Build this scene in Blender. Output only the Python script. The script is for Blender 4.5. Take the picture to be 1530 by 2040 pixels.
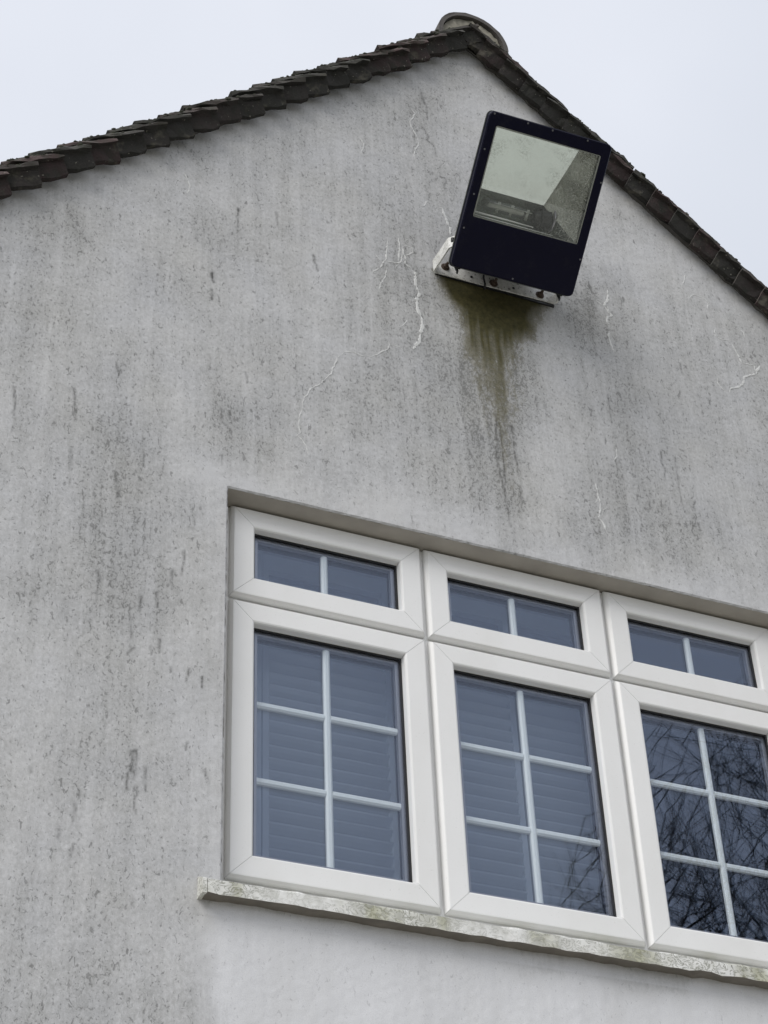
import bpy, math, random
import numpy as np
from mathutils import Matrix, Vector

for o in list(bpy.data.objects):
    bpy.data.objects.remove(o)
S = bpy.context.scene
COL = S.collection
ZO = 4.87                      # height of the window head above the ground (z below is measured from the window head)

# ------------------------------------------------------------------ camera, sky, sun, exposure
cam_d = bpy.data.cameras.new('camera')
cam = bpy.data.objects.new('camera', cam_d); COL.objects.link(cam)
S.camera = cam
YAW, PITCH, ROLL = 0.43060, 0.67110, -0.04680
fwd = Vector((math.sin(YAW)*math.cos(PITCH), math.cos(YAW)*math.cos(PITCH), math.sin(PITCH)))
r0 = fwd.cross(Vector((0, 0, 1))).normalized(); u0 = r0.cross(fwd)
rt = math.cos(ROLL)*r0 + math.sin(ROLL)*u0; upv = rt.cross(fwd)
M = Matrix.Identity(4)
for i in range(3):
    M[i][0], M[i][1], M[i][2] = rt[i], upv[i], -fwd[i]
M.translation = Vector((-1.31518, -3.78614, -3.26816 + ZO))
cam.matrix_world = M
cam_d.sensor_fit = 'VERTICAL'; cam_d.sensor_height = 24.0
cam_d.lens = 3873.72/2040*24.0
cam_d.clip_start = 0.05; cam_d.clip_end = 2000

SUN_DIR = Vector((-0.62, -0.42, 0.66)).normalized()      # towards the sun behind the cloud
world = bpy.data.worlds.new('World'); S.world = world; world.use_nodes = True
wt = world.node_tree; wt.nodes.clear()
wo = wt.nodes.new('ShaderNodeOutputWorld'); bg = wt.nodes.new('ShaderNodeBackground')
bg.inputs['Strength'].default_value = 0.1
sky = wt.nodes.new('ShaderNodeTexSky'); sky.sky_type = 'NISHITA'; sky.sun_disc = False
sky.sun_elevation = math.asin(SUN_DIR.z); sky.sun_rotation = math.atan2(SUN_DIR.x, SUN_DIR.y)
tcw = wt.nodes.new('ShaderNodeTexCoord')
nz = wt.nodes.new('ShaderNodeTexNoise'); nz.inputs['Scale'].default_value = 2.2; nz.inputs['Detail'].default_value = 4
wt.links.new(tcw.outputs['Generated'], nz.inputs['Vector'])
dt = wt.nodes.new('ShaderNodeVectorMath'); dt.operation = 'DOT_PRODUCT'
wt.links.new(tcw.outputs['Generated'], dt.inputs[0]); dt.inputs[1].default_value = SUN_DIR
ma = wt.nodes.new('ShaderNodeMath'); ma.operation = 'MULTIPLY_ADD'       # clouds: noise + glow towards the hidden sun
wt.links.new(nz.outputs['Fac'], ma.inputs[0]); ma.inputs[1].default_value = 0.62
mr = wt.nodes.new('ShaderNodeMapRange'); wt.links.new(dt.outputs['Value'], mr.inputs['Value'])
mr.inputs['From Min'].default_value = -0.3; mr.inputs['From Max'].default_value = 0.55
mr.inputs['To Min'].default_value = 0.0; mr.inputs['To Max'].default_value = 0.62
wt.links.new(mr.outputs['Result'], ma.inputs[2])
rp = wt.nodes.new('ShaderNodeValToRGB'); wt.links.new(ma.outputs[0], rp.inputs['Fac'])
rp.color_ramp.elements[0].position = 0.2; rp.color_ramp.elements[0].color = (0.44, 0.49, 0.56, 1)
rp.color_ramp.elements[1].position = 0.9; rp.color_ramp.elements[1].color = (0.83, 0.85, 0.92, 1)
sc_ = wt.nodes.new('ShaderNodeVectorMath'); sc_.operation = 'SCALE'; sc_.inputs['Scale'].default_value = 10.0
wt.links.new(rp.outputs['Color'], sc_.inputs[0])
mx = wt.nodes.new('ShaderNodeMix'); mx.data_type = 'RGBA'; mx.inputs['Factor'].default_value = 0.94
wt.links.new(sky.outputs['Color'], mx.inputs['A']); wt.links.new(sc_.outputs['Vector'], mx.inputs['B'])
wt.links.new(mx.outputs['Result'], bg.inputs['Color']); wt.links.new(bg.outputs[0], wo.inputs['Surface'])

sun_d = bpy.data.lights.new('sun', 'SUN'); sun_d.energy = 1.6; sun_d.angle = math.radians(35); sun_d.color = (1, 0.97, 0.93)
sun = bpy.data.objects.new('sun', sun_d); COL.objects.link(sun)
sun.rotation_euler = SUN_DIR.to_track_quat('Z', 'Y').to_euler(); sun.location = (-6, -4, 12)

S.view_settings.view_transform = 'Standard'; S.view_settings.look = 'None'
S.view_settings.gamma = 1; S.view_settings.exposure = 0.22; S.view_settings.use_curve_mapping = False

# ------------------------------------------------------------------ helpers
rng = random.Random(7)
MESHES = {}

class MB:
    def __init__(self): self.v = []; self.f = []
    def add(self, vs, fs):
        b = len(self.v); self.v += [tuple(p) for p in vs]; self.f += [tuple(i+b for i in q) for q in fs]; return self
    def box(self, x0, x1, y0, y1, z0, z1):
        return self.add([(x0,y0,z0),(x1,y0,z0),(x1,y1,z0),(x0,y1,z0),(x0,y0,z1),(x1,y0,z1),(x1,y1,z1),(x0,y1,z1)],
                        [(0,3,2,1),(4,5,6,7),(0,1,5,4),(1,2,6,5),(2,3,7,6),(3,0,4,7)])
    def loft(self, loops, cap=True, closed=True):
        n = len(loops[0]); vs = [p for l in loops for p in l]; fs = []
        for k in range(len(loops)-1):
            for i in range(n if closed else n-1):
                j = (i+1) % n
                fs.append((k*n+i, k*n+j, (k+1)*n+j, (k+1)*n+i))
        if cap:
            fs.append(tuple(range(n-1, -1, -1))); fs.append(tuple((len(loops)-1)*n+i for i in range(n)))
        return self.add(vs, fs)
    def tube(self, path, rad, sides=6, cap=True):
        path = [Vector(p) for p in path]
        if not hasattr(rad, '__len__'): rad = [rad]*len(path)
        loops = []; ref = None
        for i, p in enumerate(path):
            d = (path[min(i+1, len(path)-1)] - path[max(i-1, 0)]).normalized()
            if ref is None: ref = d.orthogonal().normalized()
            ref = (ref - d*ref.dot(d)); ref = ref.normalized() if ref.length > 1e-6 else d.orthogonal().normalized()
            b = d.cross(ref)
            loops.append([p + (ref*math.cos(a) + b*math.sin(a))*rad[i] for a in [2*math.pi*k/sides for k in range(sides)]])
        return self.loft(loops, cap)
    def mesh(self, name):
        m = bpy.data.meshes.new(name); m.from_pydata(self.v, [], self.f); m.update(); return m
    def build(self, name, mat, parent=None, smooth=False, fix=True):
        m = self.mesh(name)
        if fix:
            import bmesh
            bm = bmesh.new(); bm.from_mesh(m); bmesh.ops.recalc_face_normals(bm, faces=bm.faces); bm.to_mesh(m); bm.free()
        return link(name, m, mat, parent, smooth)

def link(name, m, mat, parent=None, smooth=False):
    if mat and not m.materials: m.materials.append(mat)
    if smooth:
        for p in m.polygons: p.use_smooth = True
    o = bpy.data.objects.new(name, m); COL.objects.link(o)
    if parent: attach(o, parent)
    return o

def wloc(o):
    p = Vector(o.location)
    return p + wloc(o.parent) if o.parent else p

def attach(o, parent):
    o.parent = parent
    o.location = Vector(o.location) - wloc(parent)

def empty(name, loc):
    o = bpy.data.objects.new(name, None); o.location = loc; o.empty_display_size = 0.2; COL.objects.link(o); return o

def tag(o, label=None, cat=None, group=None, kind=None):
    for k, v in (('label', label), ('category', cat), ('group', group), ('kind', kind)):
        if v: o[k] = v
    return o

class NT:
    """small node-building helper"""
    def __init__(self, name):
        self.m = bpy.data.materials.new(name); self.m.use_nodes = True
        self.t = self.m.node_tree; self.t.nodes.clear()
        self.out = self.t.nodes.new('ShaderNodeOutputMaterial')
        self.tc = self.t.nodes.new('ShaderNodeTexCoord')
        self.P = self.tc.outputs['Object']
    def n(self, typ, **kw):
        nd = self.t.nodes.new(typ)
        for k, v in kw.items(): setattr(nd, k, v)
        return nd
    def put(self, sock, v):
        if hasattr(v, 'is_output'): self.t.links.new(v, sock)
        else:
            if sock.type == 'RGBA' and not hasattr(v, '__len__'): v = (v, v, v, 1)
            elif sock.type == 'RGBA' and len(v) == 3: v = tuple(v) + (1,)
            sock.default_value = v
    def math(self, op, a, b=0.0, c=None, clamp=False):
        nd = self.n('ShaderNodeMath', operation=op, use_clamp=clamp)
        self.put(nd.inputs[0], a); self.put(nd.inputs[1], b)
        if c is not None: self.put(nd.inputs[2], c)
        return nd.outputs[0]
    def vscale(self, sx, sy, sz, vec=None, off=(0, 0, 0)):
        nd = self.n('ShaderNodeMapping'); self.put(nd.inputs['Vector'], vec or self.P)
        nd.inputs['Scale'].default_value = (sx, sy, sz); nd.inputs['Location'].default_value = off
        return nd.outputs[0]
    def noise(self, scale, detail=2.0, rough=0.5, vec=None, dist=0.0):
        nd = self.n('ShaderNodeTexNoise'); self.put(nd.inputs['Vector'], vec or self.P)
        nd.inputs['Scale'].default_value = scale; nd.inputs['Detail'].default_value = detail
        nd.inputs['Roughness'].default_value = rough; nd.inputs['Distortion'].default_value = dist
        return nd.outputs['Fac']
    def rng(self, v, a, b, c=0.0, d=1.0, smooth=True):
        nd = self.n('ShaderNodeMapRange'); nd.interpolation_type = 'SMOOTHSTEP' if smooth else 'LINEAR'
        self.put(nd.inputs['Value'], v)
        for k, x in (('From Min', a), ('From Max', b), ('To Min', c), ('To Max', d)): self.put(nd.inputs[k], x)
        return nd.outputs['Result']
    def mix(self, f, a, b, mode='MIX'):
        nd = self.n('ShaderNodeMix', data_type='RGBA', blend_type=mode)
        self.put(nd.inputs['Factor'], f); self.put(nd.inputs['A'], a); self.put(nd.inputs['B'], b)
        return nd.outputs['Result']
    def attr(self, name):
        nd = self.n('ShaderNodeAttribute'); nd.attribute_name = name; return nd.outputs['Fac']
    def rand(self): return self.n('ShaderNodeObjectInfo').outputs['Random']
    def bump(self, h, strength=0.3, dist=0.002):
        nd = self.n('ShaderNodeBump'); nd.inputs['Strength'].default_value = strength; nd.inputs['Distance'].default_value = dist
        self.put(nd.inputs['Height'], h); return nd.outputs['Normal']
    def bsdf(self, col, rough=0.6, metal=0.0, normal=None, spec=None):
        b = self.n('ShaderNodeBsdfPrincipled'); self.put(b.inputs['Base Color'], col); self.put(b.inputs['Roughness'], rough)
        self.put(b.inputs['Metallic'], metal)
        if spec is not None: self.put(b.inputs['Specular IOR Level'], spec)
        if normal is not None: self.t.links.new(normal, b.inputs['Normal'])
        return b.outputs[0]
    def done(self, sh): self.t.links.new(sh, self.out.inputs['Surface']); return self.m

LIGHT=[
 (0.004,[(0.5911,1.8058),(0.605,1.7839),(0.597,1.7571),(0.5844,1.7378),(0.5881,1.7117),(0.6,1.6847),(0.6118,1.6578),(0.6123,1.6353),(0.5974,1.6019),(0.5929,1.5776),(0.5932,1.5509)]),
 (0.006,[(0.6664,1.3509),(0.6795,1.3539),(0.6815,1.3332),(0.6898,1.3109),(0.6945,1.283),(0.7033,1.2695),(0.6994,1.2344)]),
 (0.003,[(0.5929,1.3264),(0.6175,1.3382),(0.6255,1.367),(0.643,1.3632)]),
 (0.004,[(0.4002,1.5775),(0.4138,1.552),(0.4081,1.523),(0.3993,1.4973)]),
 (0.003,[(0.4911,1.5155),(0.507,1.511),(0.5256,1.4944)]),
 (0.008,[(0.5566,1.0303),(0.5674,1.0195),(0.5666,0.9653),(0.578,0.9305),(0.5652,0.9019),(0.5687,0.86),(0.5783,0.8301),(0.5801,0.7929),(0.5688,0.7563),(0.5673,0.7279),(0.5535,0.7094),(0.5432,0.6875)]),
 (0.004,[(0.5306,1.1254),(0.5309,1.0904),(0.5377,1.073),(0.5346,1.047),(0.5588,1.0361)]),
 (0.006,[(0.5669,0.8976),(0.567,0.8642),(0.5767,0.8342)]),
 (0.005,[(0.5114,0.6723),(0.4974,0.686),(0.4683,0.6854),(0.4619,0.6627),(0.4339,0.6397),(0.4078,0.6152),(0.3719,0.6078),(0.3507,0.6142),(0.322,0.6047),(0.302,0.5801),(0.2889,0.5447),(0.2776,0.5057),(0.2596,0.478),(0.2383,0.4495),(0.214,0.4287),(0.2033,0.3996),(0.1911,0.3787),(0.1873,0.3436),(0.1785,0.3114),(0.1765,0.2732),(0.1813,0.254),(0.1711,0.2385),(0.1844,0.2302),(0.1975,0.2096),(0.2038,0.1788)]),
 (0.004,[(0.4203,0.9659),(0.4515,1.0017),(0.462,1.0302),(0.472,1.0437),(0.4764,1.1051),(0.4815,1.1372)]),
 (0.004,[(0.462,1.0302),(0.4906,1.0382),(0.5135,1.0417),(0.5215,1.0521),(0.529,1.0897)]),
 (0.003,[(0.5135,1.0417),(0.4971,1.0135)]),
 (0.0035,[(0.4563,1.028),(0.4454,1.0388),(0.4347,1.0546)]),
 (0.003,[(0.4724,1.0094),(0.4651,0.9676),(0.4486,0.9277),(0.44,0.8958)]),
 (0.005,[(0.5186,1.1563),(0.5178,1.0955),(0.5119,1.0485)]),
 (0.0035,[(0.5304,1.1203),(0.5443,1.1306),(0.5633,1.1276),(0.5643,1.1079),(0.5382,1.0831)]),
 (0.003,[(0.5335,1.1467),(0.5497,1.1629),(0.5691,1.1652)]),
 (0.003,[(0.5588,1.0758),(0.5679,1.0667),(0.5834,1.0699)]),
 (0.003,[(0.5344,0.9247),(0.5532,0.9241),(0.566,0.9166)]),
 (0.003,[(0.5326,0.8095),(0.5183,0.7811),(0.5048,0.7671)]),
 (0.006,[(1.81,1.0388),(1.7905,1.0101),(1.7827,0.9938),(1.7349,0.9645),(1.7242,0.931),(1.7013,0.9073),(1.6712,0.895),(1.6638,0.8738)]),
 (0.004,[(1.7013,0.9073),(1.7157,0.8957)]),
 (0.004,[(1.7843,1.0026),(1.7821,1.0296),(1.7603,1.028),(1.7362,1.0256),(1.7302,1.0459),(1.7098,1.1063)]),
 (0.003,[(1.571,1.2643),(1.5941,1.2899),(1.6277,1.2902),(1.6492,1.2745),(1.6407,1.2367)]),
 (0.003,[(1.6282,0.9299),(1.6254,0.8992),(1.6368,0.884),(1.6526,0.8675)]),
 (0.003,[(1.6537,1.1552),(1.6503,1.1201),(1.6699,1.1098),(1.7118,1.1183)]),
 (0.007,[(1.2573,1.1929),(1.2539,1.1464),(1.2361,1.112),(1.2612,1.0762),(1.2415,1.0638),(1.2356,1.0342),(1.2538,1.0349)]),
 (0.006,[(1.2503,1.117),(1.2508,1.0837),(1.2403,1.0912)]),
 (0.004,[(1.2088,1.1304),(1.2249,1.1137),(1.2401,1.1079)]),
 (0.005,[(1.2408,1.003),(1.2357,0.9794),(1.2418,0.938),(1.2485,0.9026)]),
 (0.003,[(1.5784,1.3901),(1.571,1.3579),(1.5518,1.3098)]),
 (0.004,[(1.74,1.1848),(1.7676,1.177),(1.7703,1.1381)]),
 (0.004,[(-0.1831,1.1737),(-0.1694,1.1429),(-0.161,1.1174),(-0.1704,1.0849),(-0.1499,1.0858)]),
 (0.003,[(1.2043,0.5035),(1.2024,0.4696),(1.1846,0.4422)]),
 (0.004,[(1.1159,0.346),(1.1157,0.3244),(1.1184,0.2878),(1.1217,0.2569),(1.1093,0.2114),(1.1246,0.1843),(1.1261,0.1588)]),
 (0.003,[(1.1184,0.2878),(1.1007,0.2563)]),
 (0.003,[(1.1239,0.2364),(1.1404,0.2568)]),
]
DARK=[
 (0.006,0.5,[(0.6349,1.9055),(0.6368,1.8777),(0.6458,1.858),(0.6504,1.8176),(0.6511,1.7712)]),
 (0.012,0.5,[(0.6385,1.8785),(0.6438,1.8524)]),
 (0.004,0.6,[(0.6288,1.7292),(0.638,1.7146),(0.6467,1.6908),(0.6439,1.6713),(0.6596,1.6551),(0.6719,1.6375),(0.6711,1.5966)]),
 (0.004,0.5,[(0.5876,1.6023),(0.5879,1.5755)]),
 (0.005,0.4,[(0.5814,1.5106),(0.58,1.4836)]),
 (0.004,0.5,[(0.6788,1.5038),(0.6986,1.5052),(0.7008,1.4884),(0.6933,1.4722)]),
 (0.008,0.75,[(-0.0073,1.0848),(-0.0081,1.0564)]),
 (0.005,0.5,[(-0.0098,1.0518),(-0.0121,0.9953),(-0.0147,0.9708)]),
 (0.009,0.9,[(-0.0844,0.7798),(-0.0849,0.7459)]),
 (0.005,0.7,[(-0.086,0.7158),(-0.089,0.6705)]),
 (0.004,0.5,[(0.1132,1.1156),(0.116,1.0523)]),
 (0.006,0.5,[(-0.3491,0.3389),(-0.3429,0.3174),(-0.3389,0.2885)]),
 (0.005,0.5,[(-0.0422,0.3265),(-0.0446,0.3054)]),
 (0.006,0.5,[(-0.0519,0.2695),(-0.0459,0.2248),(-0.0299,0.2098),(-0.0188,0.1672)]),
 (0.006,0.5,[(-0.0281,0.2703),(-0.0222,0.2254)]),
 (0.007,0.5,[(-0.3345,-0.0467),(-0.3299,-0.0882),(-0.3209,-0.1221)]),
 (0.004,0.5,[(0.0185,0.4285),(0.027,0.3897)]),
 (0.006,0.5,[(-0.2593,0.0439),(-0.2577,0.0067)]),
 (0.005,0.5,[(-0.0441,0.1077),(-0.0435,0.0694)]),
 (0.004,0.5,[(-0.618,0.1691),(-0.6075,0.0144)]),
 (0.004,0.5,[(-0.461,0.2129),(-0.4488,0.1006)]),
 (0.006,0.35,[(-0.4549,0.0045),(-0.4521,-0.111)]),
 (0.009,0.7,[(0.2325,0.9697),(0.2357,0.9419)]),
 (0.005,0.6,[(0.2376,0.9426),(0.2432,0.911)]),
 (0.006,0.6,[(-0.1433,-0.2444),(-0.1443,-0.2808),(-0.1452,-0.3192)]),
 (0.009,0.5,[(-0.1712,-0.3164),(-0.1694,-0.3726)]),
 (0.01,0.45,[(-0.2522,-0.412),(-0.2503,-0.4575)]),
 (0.007,0.6,[(-0.2062,-0.3912),(-0.2025,-0.4365)]),
 (0.006,0.5,[(-0.3614,-0.3608),(-0.3566,-0.4106),(-0.363,-0.4671)]),
 (0.005,0.5,[(-0.2441,-0.3258),(-0.241,-0.3533)]),
 (0.005,0.4,[(-0.2709,-0.4716),(-0.2695,-0.5434),(-0.2739,-0.5711)]),
 (0.007,0.5,[(-0.2626,-0.5685),(-0.2784,-0.5965)]),
 (0.007,0.6,[(-0.1991,-0.5289),(-0.1968,-0.5708)]),
 (0.006,0.5,[(-0.2172,-0.5578),(-0.2162,-0.5842)]),
 (0.006,0.6,[(-0.1214,-0.6022),(-0.1205,-0.6372)]),
 (0.006,0.7,[(-0.0863,-0.6163),(-0.0855,-0.649)]),
 (0.005,0.5,[(-0.1675,-0.6061),(-0.1631,-0.6227)]),
 (0.005,0.7,[(-0.2403,-0.8581),(-0.2511,-0.8624),(-0.2499,-0.8887),(-0.2503,-0.9196)]),
 (0.004,0.5,[(-0.2403,-0.8581),(-0.239,-0.8865),(-0.2431,-0.9181)]),
 (0.007,0.5,[(-0.1183,-0.8122),(-0.117,-0.8327)]),
 (0.005,0.6,[(-0.2509,-0.8656),(-0.2498,-0.8899),(-0.2606,-0.9325),(-0.2589,-0.9682)]),
 (0.004,0.5,[(-0.2401,-0.8634),(-0.2423,-0.9369)]),
 (0.006,0.6,[(-0.2178,-0.8956),(-0.2136,-0.9713)]),
 (0.008,0.6,[(-0.0709,-0.8784),(-0.0647,-0.9059)]),
 (0.006,0.5,[(-0.236,-0.9557),(-0.2349,-0.9794),(-0.2362,-1.031)]),
 (0.004,0.5,[(-0.3785,-1.0228),(-0.3751,-1.0494),(-0.3771,-1.0729)]),
 (0.004,0.5,[(-0.3737,-1.1257),(-0.3834,-1.1613)]),
 (0.008,0.4,[(-0.4118,-1.0985),(-0.4105,-1.1172)]),
 (0.007,0.4,[(-0.232,-1.243),(-0.2294,-1.261)]),
 (0.007,0.5,[(-0.3701,-0.9898),(-0.3723,-1.0099)]),
 (0.007,0.4,[(-0.4888,-0.9502),(-0.4858,-0.9654)]),
 (0.006,0.7,[(0.7988,0.5045),(0.7959,0.4423),(0.7911,0.3305),(0.7956,0.2826),(0.8087,0.2134),(0.8114,0.147),(0.8128,0.0907)]),
 (0.006,0.7,[(0.8098,0.4822),(0.81,0.4061),(0.8093,0.321),(0.8116,0.2481)]),
 (0.008,0.7,[(0.8486,0.4839),(0.8507,0.4335),(0.8493,0.3676),(0.8527,0.3337)]),
 (0.006,0.5,[(0.8542,0.2554),(0.8575,0.1982),(0.8587,0.1649)]),
 (0.006,0.5,[(0.8864,0.7929),(0.8847,0.7379)]),
 (0.004,0.4,[(1.201,0.7098),(1.2016,0.6399),(1.1991,0.6019)]),
 (0.004,0.5,[(0.6782,0.5183),(0.6858,0.4746),(0.6949,0.4216)]),
 (0.005,0.6,[(1.3595,0.5329),(1.357,0.4985),(1.3648,0.4672),(1.3623,0.4333)]),
 (0.005,0.4,[(1.4085,0.5305),(1.4084,0.48),(1.4082,0.4134),(1.4064,0.3364)]),
 (0.006,0.6,[(1.4523,0.3656),(1.4471,0.3477),(1.4487,0.3265)]),
 (0.007,0.5,[(1.2906,0.3202),(1.2893,0.293)]),
 (0.006,0.5,[(1.4568,0.2856),(1.4573,0.243)]),
 (0.006,0.5,[(1.4331,0.2738),(1.4263,0.2453)]),
 (0.006,0.4,[(1.3196,0.2375),(1.3353,0.2471)]),
 (0.005,0.6,[(1.6984,1.3093),(1.7004,1.2925)]),
 (0.004,0.5,[(1.4895,0.9445),(1.4923,0.902)]),
 (0.004,0.5,[(1.2015,0.7188),(1.2017,0.6675),(1.2006,0.6063)]),
 (0.004,0.5,[(1.1862,1.1902),(1.1946,1.1649),(1.223,1.1355)]),
]
BLOBS=[
 (0.531,1.047,0.120,0.179,0.6),
 (0.480,0.824,0.150,0.191,0.3),
 (-0.302,-0.128,0.072,0.260,0.45),
 (-0.329,0.154,0.081,0.209,0.35),
 (-0.021,0.195,0.129,0.099,0.5),
 (-0.225,-0.395,0.168,0.122,0.45),
 (-0.338,-0.675,0.085,0.282,0.18),
 (-0.354,-1.019,0.070,0.321,0.22),
 (1.183,1.025,0.094,0.161,0.55),
 (1.121,1.115,0.094,0.140,0.4),
 (1.138,0.352,0.157,0.239,0.35),
 (1.232,0.556,0.126,0.418,0.3),
 (1.641,1.003,0.240,0.329,0.2),
 (1.411,0.237,0.161,0.118,0.4),
 (1.081,0.148,0.101,0.133,0.35),
 (-0.659,0.541,0.081,0.168,0.35),
 (-0.573,-0.483,0.084,0.051,0.45),
 (-0.540,0.845,0.085,0.081,0.3),
 (0.264,1.385,0.205,0.236,0.2),
 (0.607,1.699,0.093,0.256,0.35),
 (-0.100,1.305,0.320,0.137,0.15),
 (0.338,0.986,0.248,0.262,0.12),
 (0.124,0.167,0.234,0.215,0.2),
 (0.646,0.322,0.161,0.288,0.25),
 (-0.092,-0.455,0.078,0.183,0.25),
 (-0.321,-1.384,0.133,0.174,0.2),
 (-0.432,-0.165,0.154,0.192,0.15),
 (0.986,0.662,0.070,0.338,-0.55),
 (0.900,0.283,0.117,0.116,-0.4),
 (-0.131,0.039,0.124,0.069,-0.6),
 (0.254,0.054,0.295,0.070,-0.5),
 (0.677,0.074,0.268,0.073,-0.4),
 (1.261,0.014,0.341,0.074,-0.35),
 (-0.453,-0.771,0.106,0.218,-0.35),
 (0.673,1.906,0.476,0.094,-0.4),
 (-0.284,1.117,0.458,0.065,-0.4),
 (1.111,1.913,0.122,0.383,-0.2),
 (1.549,1.385,0.246,0.101,-0.4),
 (-0.071,-0.147,0.055,0.099,-0.3),
 (-0.091,-1.022,0.061,0.393,-0.25),
 (0.288,-1.363,0.407,0.110,-1),
 (0.799,-1.352,0.471,0.076,-1),
 (0.046,-1.278,0.108,0.037,-0.6),
 (1.077,-1.299,0.425,0.053,-0.8),
 (0.065,0.680,0.230,0.121,-0.15),
 (-0.569,0.097,0.117,0.152,-0.15),
]
# algae outline
ALG= [(0.655, 1.0093), (0.6958, 0.8827), (0.7158, 0.7253), (0.7445, 0.5808), (0.7569, 0.4609), (0.7715, 0.1645), (0.8267, 0.1799), (0.8706, 0.4395), (0.8805, 0.6506), (0.9179, 0.8699), (1.0361, 1.0529)]


# ------------------------------------------------------------------ materials
def mat_render():
    N = NT('painted_render')
    dirt, mark, alg, clean = N.attr('dirt'), N.attr('mark'), N.attr('algae'), N.attr('clean')
    big = N.noise(2.3, 3, 0.55); mid = N.noise(9.0, 3, 0.55, N.vscale(1, 1, 0.6))
    streak = N.noise(16, 3, 0.6, N.vscale(1, 1, 0.07)); patch = N.noise(30, 3, 0.6)
    run = N.noise(42, 3, 0.65, N.vscale(1, 1, 0.045)); run2 = N.noise(90, 2, 0.6, N.vscale(1, 1, 0.08))
    dpos = N.math('MULTIPLY', N.math('MAXIMUM', dirt, 0.0), N.rng(N.math('ADD', N.math('MULTIPLY', streak, 0.6), N.math('MULTIPLY', run, 0.4)), 0.32, 0.62, 0.15, 0.36))
    D = N.math('ADD', dpos, N.math('MULTIPLY_ADD', N.math('MINIMUM', dirt, 0.0), 0.34, 0.28))
    D = N.math('ADD', D, N.math('MULTIPLY_ADD', run, 0.42, -0.21)); D = N.math('ADD', D, N.math('MULTIPLY_ADD', run2, 0.22, -0.11))
    D = N.math('ADD', D, N.math('MULTIPLY_ADD', big, 0.66, -0.33))
    D = N.math('ADD', D, N.math('MULTIPLY_ADD', mid, 0.46, -0.23))
    D = N.math('ADD', D, N.math('MULTIPLY_ADD', streak, 0.34, -0.17))
    D = N.math('ADD', D, N.math('MULTIPLY_ADD', patch, 0.30, -0.15))
    D = N.math('SUBTRACT', D, N.math('MULTIPLY', clean, 0.30))
    mott = N.noise(118, 4, 0.72, N.vscale(1, 1, 0.75), 0.5)
    Dc = N.math('ADD', D, N.math('MULTIPLY', N.math('MULTIPLY_ADD', mott, 1.25, -0.625), N.math('MULTIPLY_ADD', clean, -0.75, 1.0)), clamp=True)
    tint = N.noise(5.0, 2, 0.5)
    light = N.mix(tint, (0.555, 0.562, 0.58), (0.58, 0.575, 0.555))
    darkc = N.mix(tint, (0.245, 0.25, 0.25), (0.255, 0.25, 0.225))
    light = N.mix(N.math('MULTIPLY', N.rng(clean, 0.35, 0.95), N.rng(N.math('ADD', N.math('MULTIPLY', streak, 0.5), N.math('MULTIPLY', big, 0.5)), 0.35, 0.6, 0.5, 1.0)), light, (0.70, 0.705, 0.715))
    col = N.mix(Dc, light, darkc)
    # fine grain of the coating
    grain = N.noise(420, 2, 0.6)
    col = N.mix(N.rng(grain, 0.35, 0.7, 0.0, 0.22), col, N.mix(0.5, col, (0.12, 0.12, 0.115)))
    # pitted specks of dirt, denser where it is dirtier
    dens = N.rng(D, 0.0, 0.9, 0.0, 1.0)
    sp1 = N.noise(135, 2, 0.5, N.vscale(1, 1, 0.7), 0.8)
    thr = N.math('MULTIPLY_ADD', dens, -0.17, 0.665)
    s1 = N.rng(sp1, thr, N.math('ADD', thr, 0.035))
    sp2 = N.noise(80, 3, 0.55, N.vscale(1, 1, 0.5, off=(3.1, 0, 1.7)), 0.9)
    thr2 = N.math('MULTIPLY_ADD', dens, -0.12, 0.675)
    s2 = N.rng(sp2, thr2, N.math('ADD', thr2, 0.03))
    spk = N.math('MAXIMUM', N.math('MULTIPLY', s1, 0.46), N.math('MULTIPLY', s2, 0.54))
    spk = N.math('MULTIPLY', spk, N.math('MULTIPLY_ADD', clean, -0.72, 1.0))
    col = N.mix(spk, col, (0.105, 0.105, 0.10))
    # curly crazing: thin contour lines, dark ones with pale ones beside them
    wz = N.noise(56, 2, 0.5, N.vscale(1, 1, 0.8), 1.2)
    w1 = N.math('ABSOLUTE', N.math('SUBTRACT', wz, 0.5)); w2 = N.math('ABSOLUTE', N.math('SUBTRACT', wz, 0.535))
    zone = N.rng(N.math('ADD', D, N.math('MULTIPLY_ADD', N.noise(22, 2), 0.6, -0.3)), 0.22, 0.62)
    col = N.mix(N.math('MULTIPLY', N.rng(w1, 0.0, 0.018, 1.0, 0.0), N.math('MULTIPLY', zone, 0.48)), col, (0.12, 0.12, 0.11))
    col = N.mix(N.math('MULTIPLY', N.rng(w2, 0.0, 0.014, 1.0, 0.0), N.math('MULTIPLY', zone, 0.60)), col, (0.56, 0.57, 0.56))
    # separate run-down marks
    mk = N.math('MULTIPLY', N.math('MULTIPLY', mark, 1.25, clamp=True), N.rng(N.noise(85, 3, 0.6), 0.28, 0.55, 0.25, 1.0))
    col = N.mix(mk, col, (0.075, 0.075, 0.07))
    # green-brown algae below the lamp
    an = N.noise(75, 4, 0.7, N.vscale(1, 1, 0.6), 1.0)
    af = N.math('MULTIPLY', alg, N.rng(an, N.math('MULTIPLY_ADD', alg, -0.55, 0.62), N.math('MULTIPLY_ADD', alg, -0.5, 0.78), 0.12, 1.0), clamp=True)
    acol = N.mix(N.math('ADD', N.math('MULTIPLY', N.noise(55, 4, 0.72), 1.1), N.math('MULTIPLY_ADD', alg, -0.62, 0.40), clamp=True), (0.028, 0.029, 0.012), (0.160, 0.138, 0.055))
    col = N.mix(af, col, acol)
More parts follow.
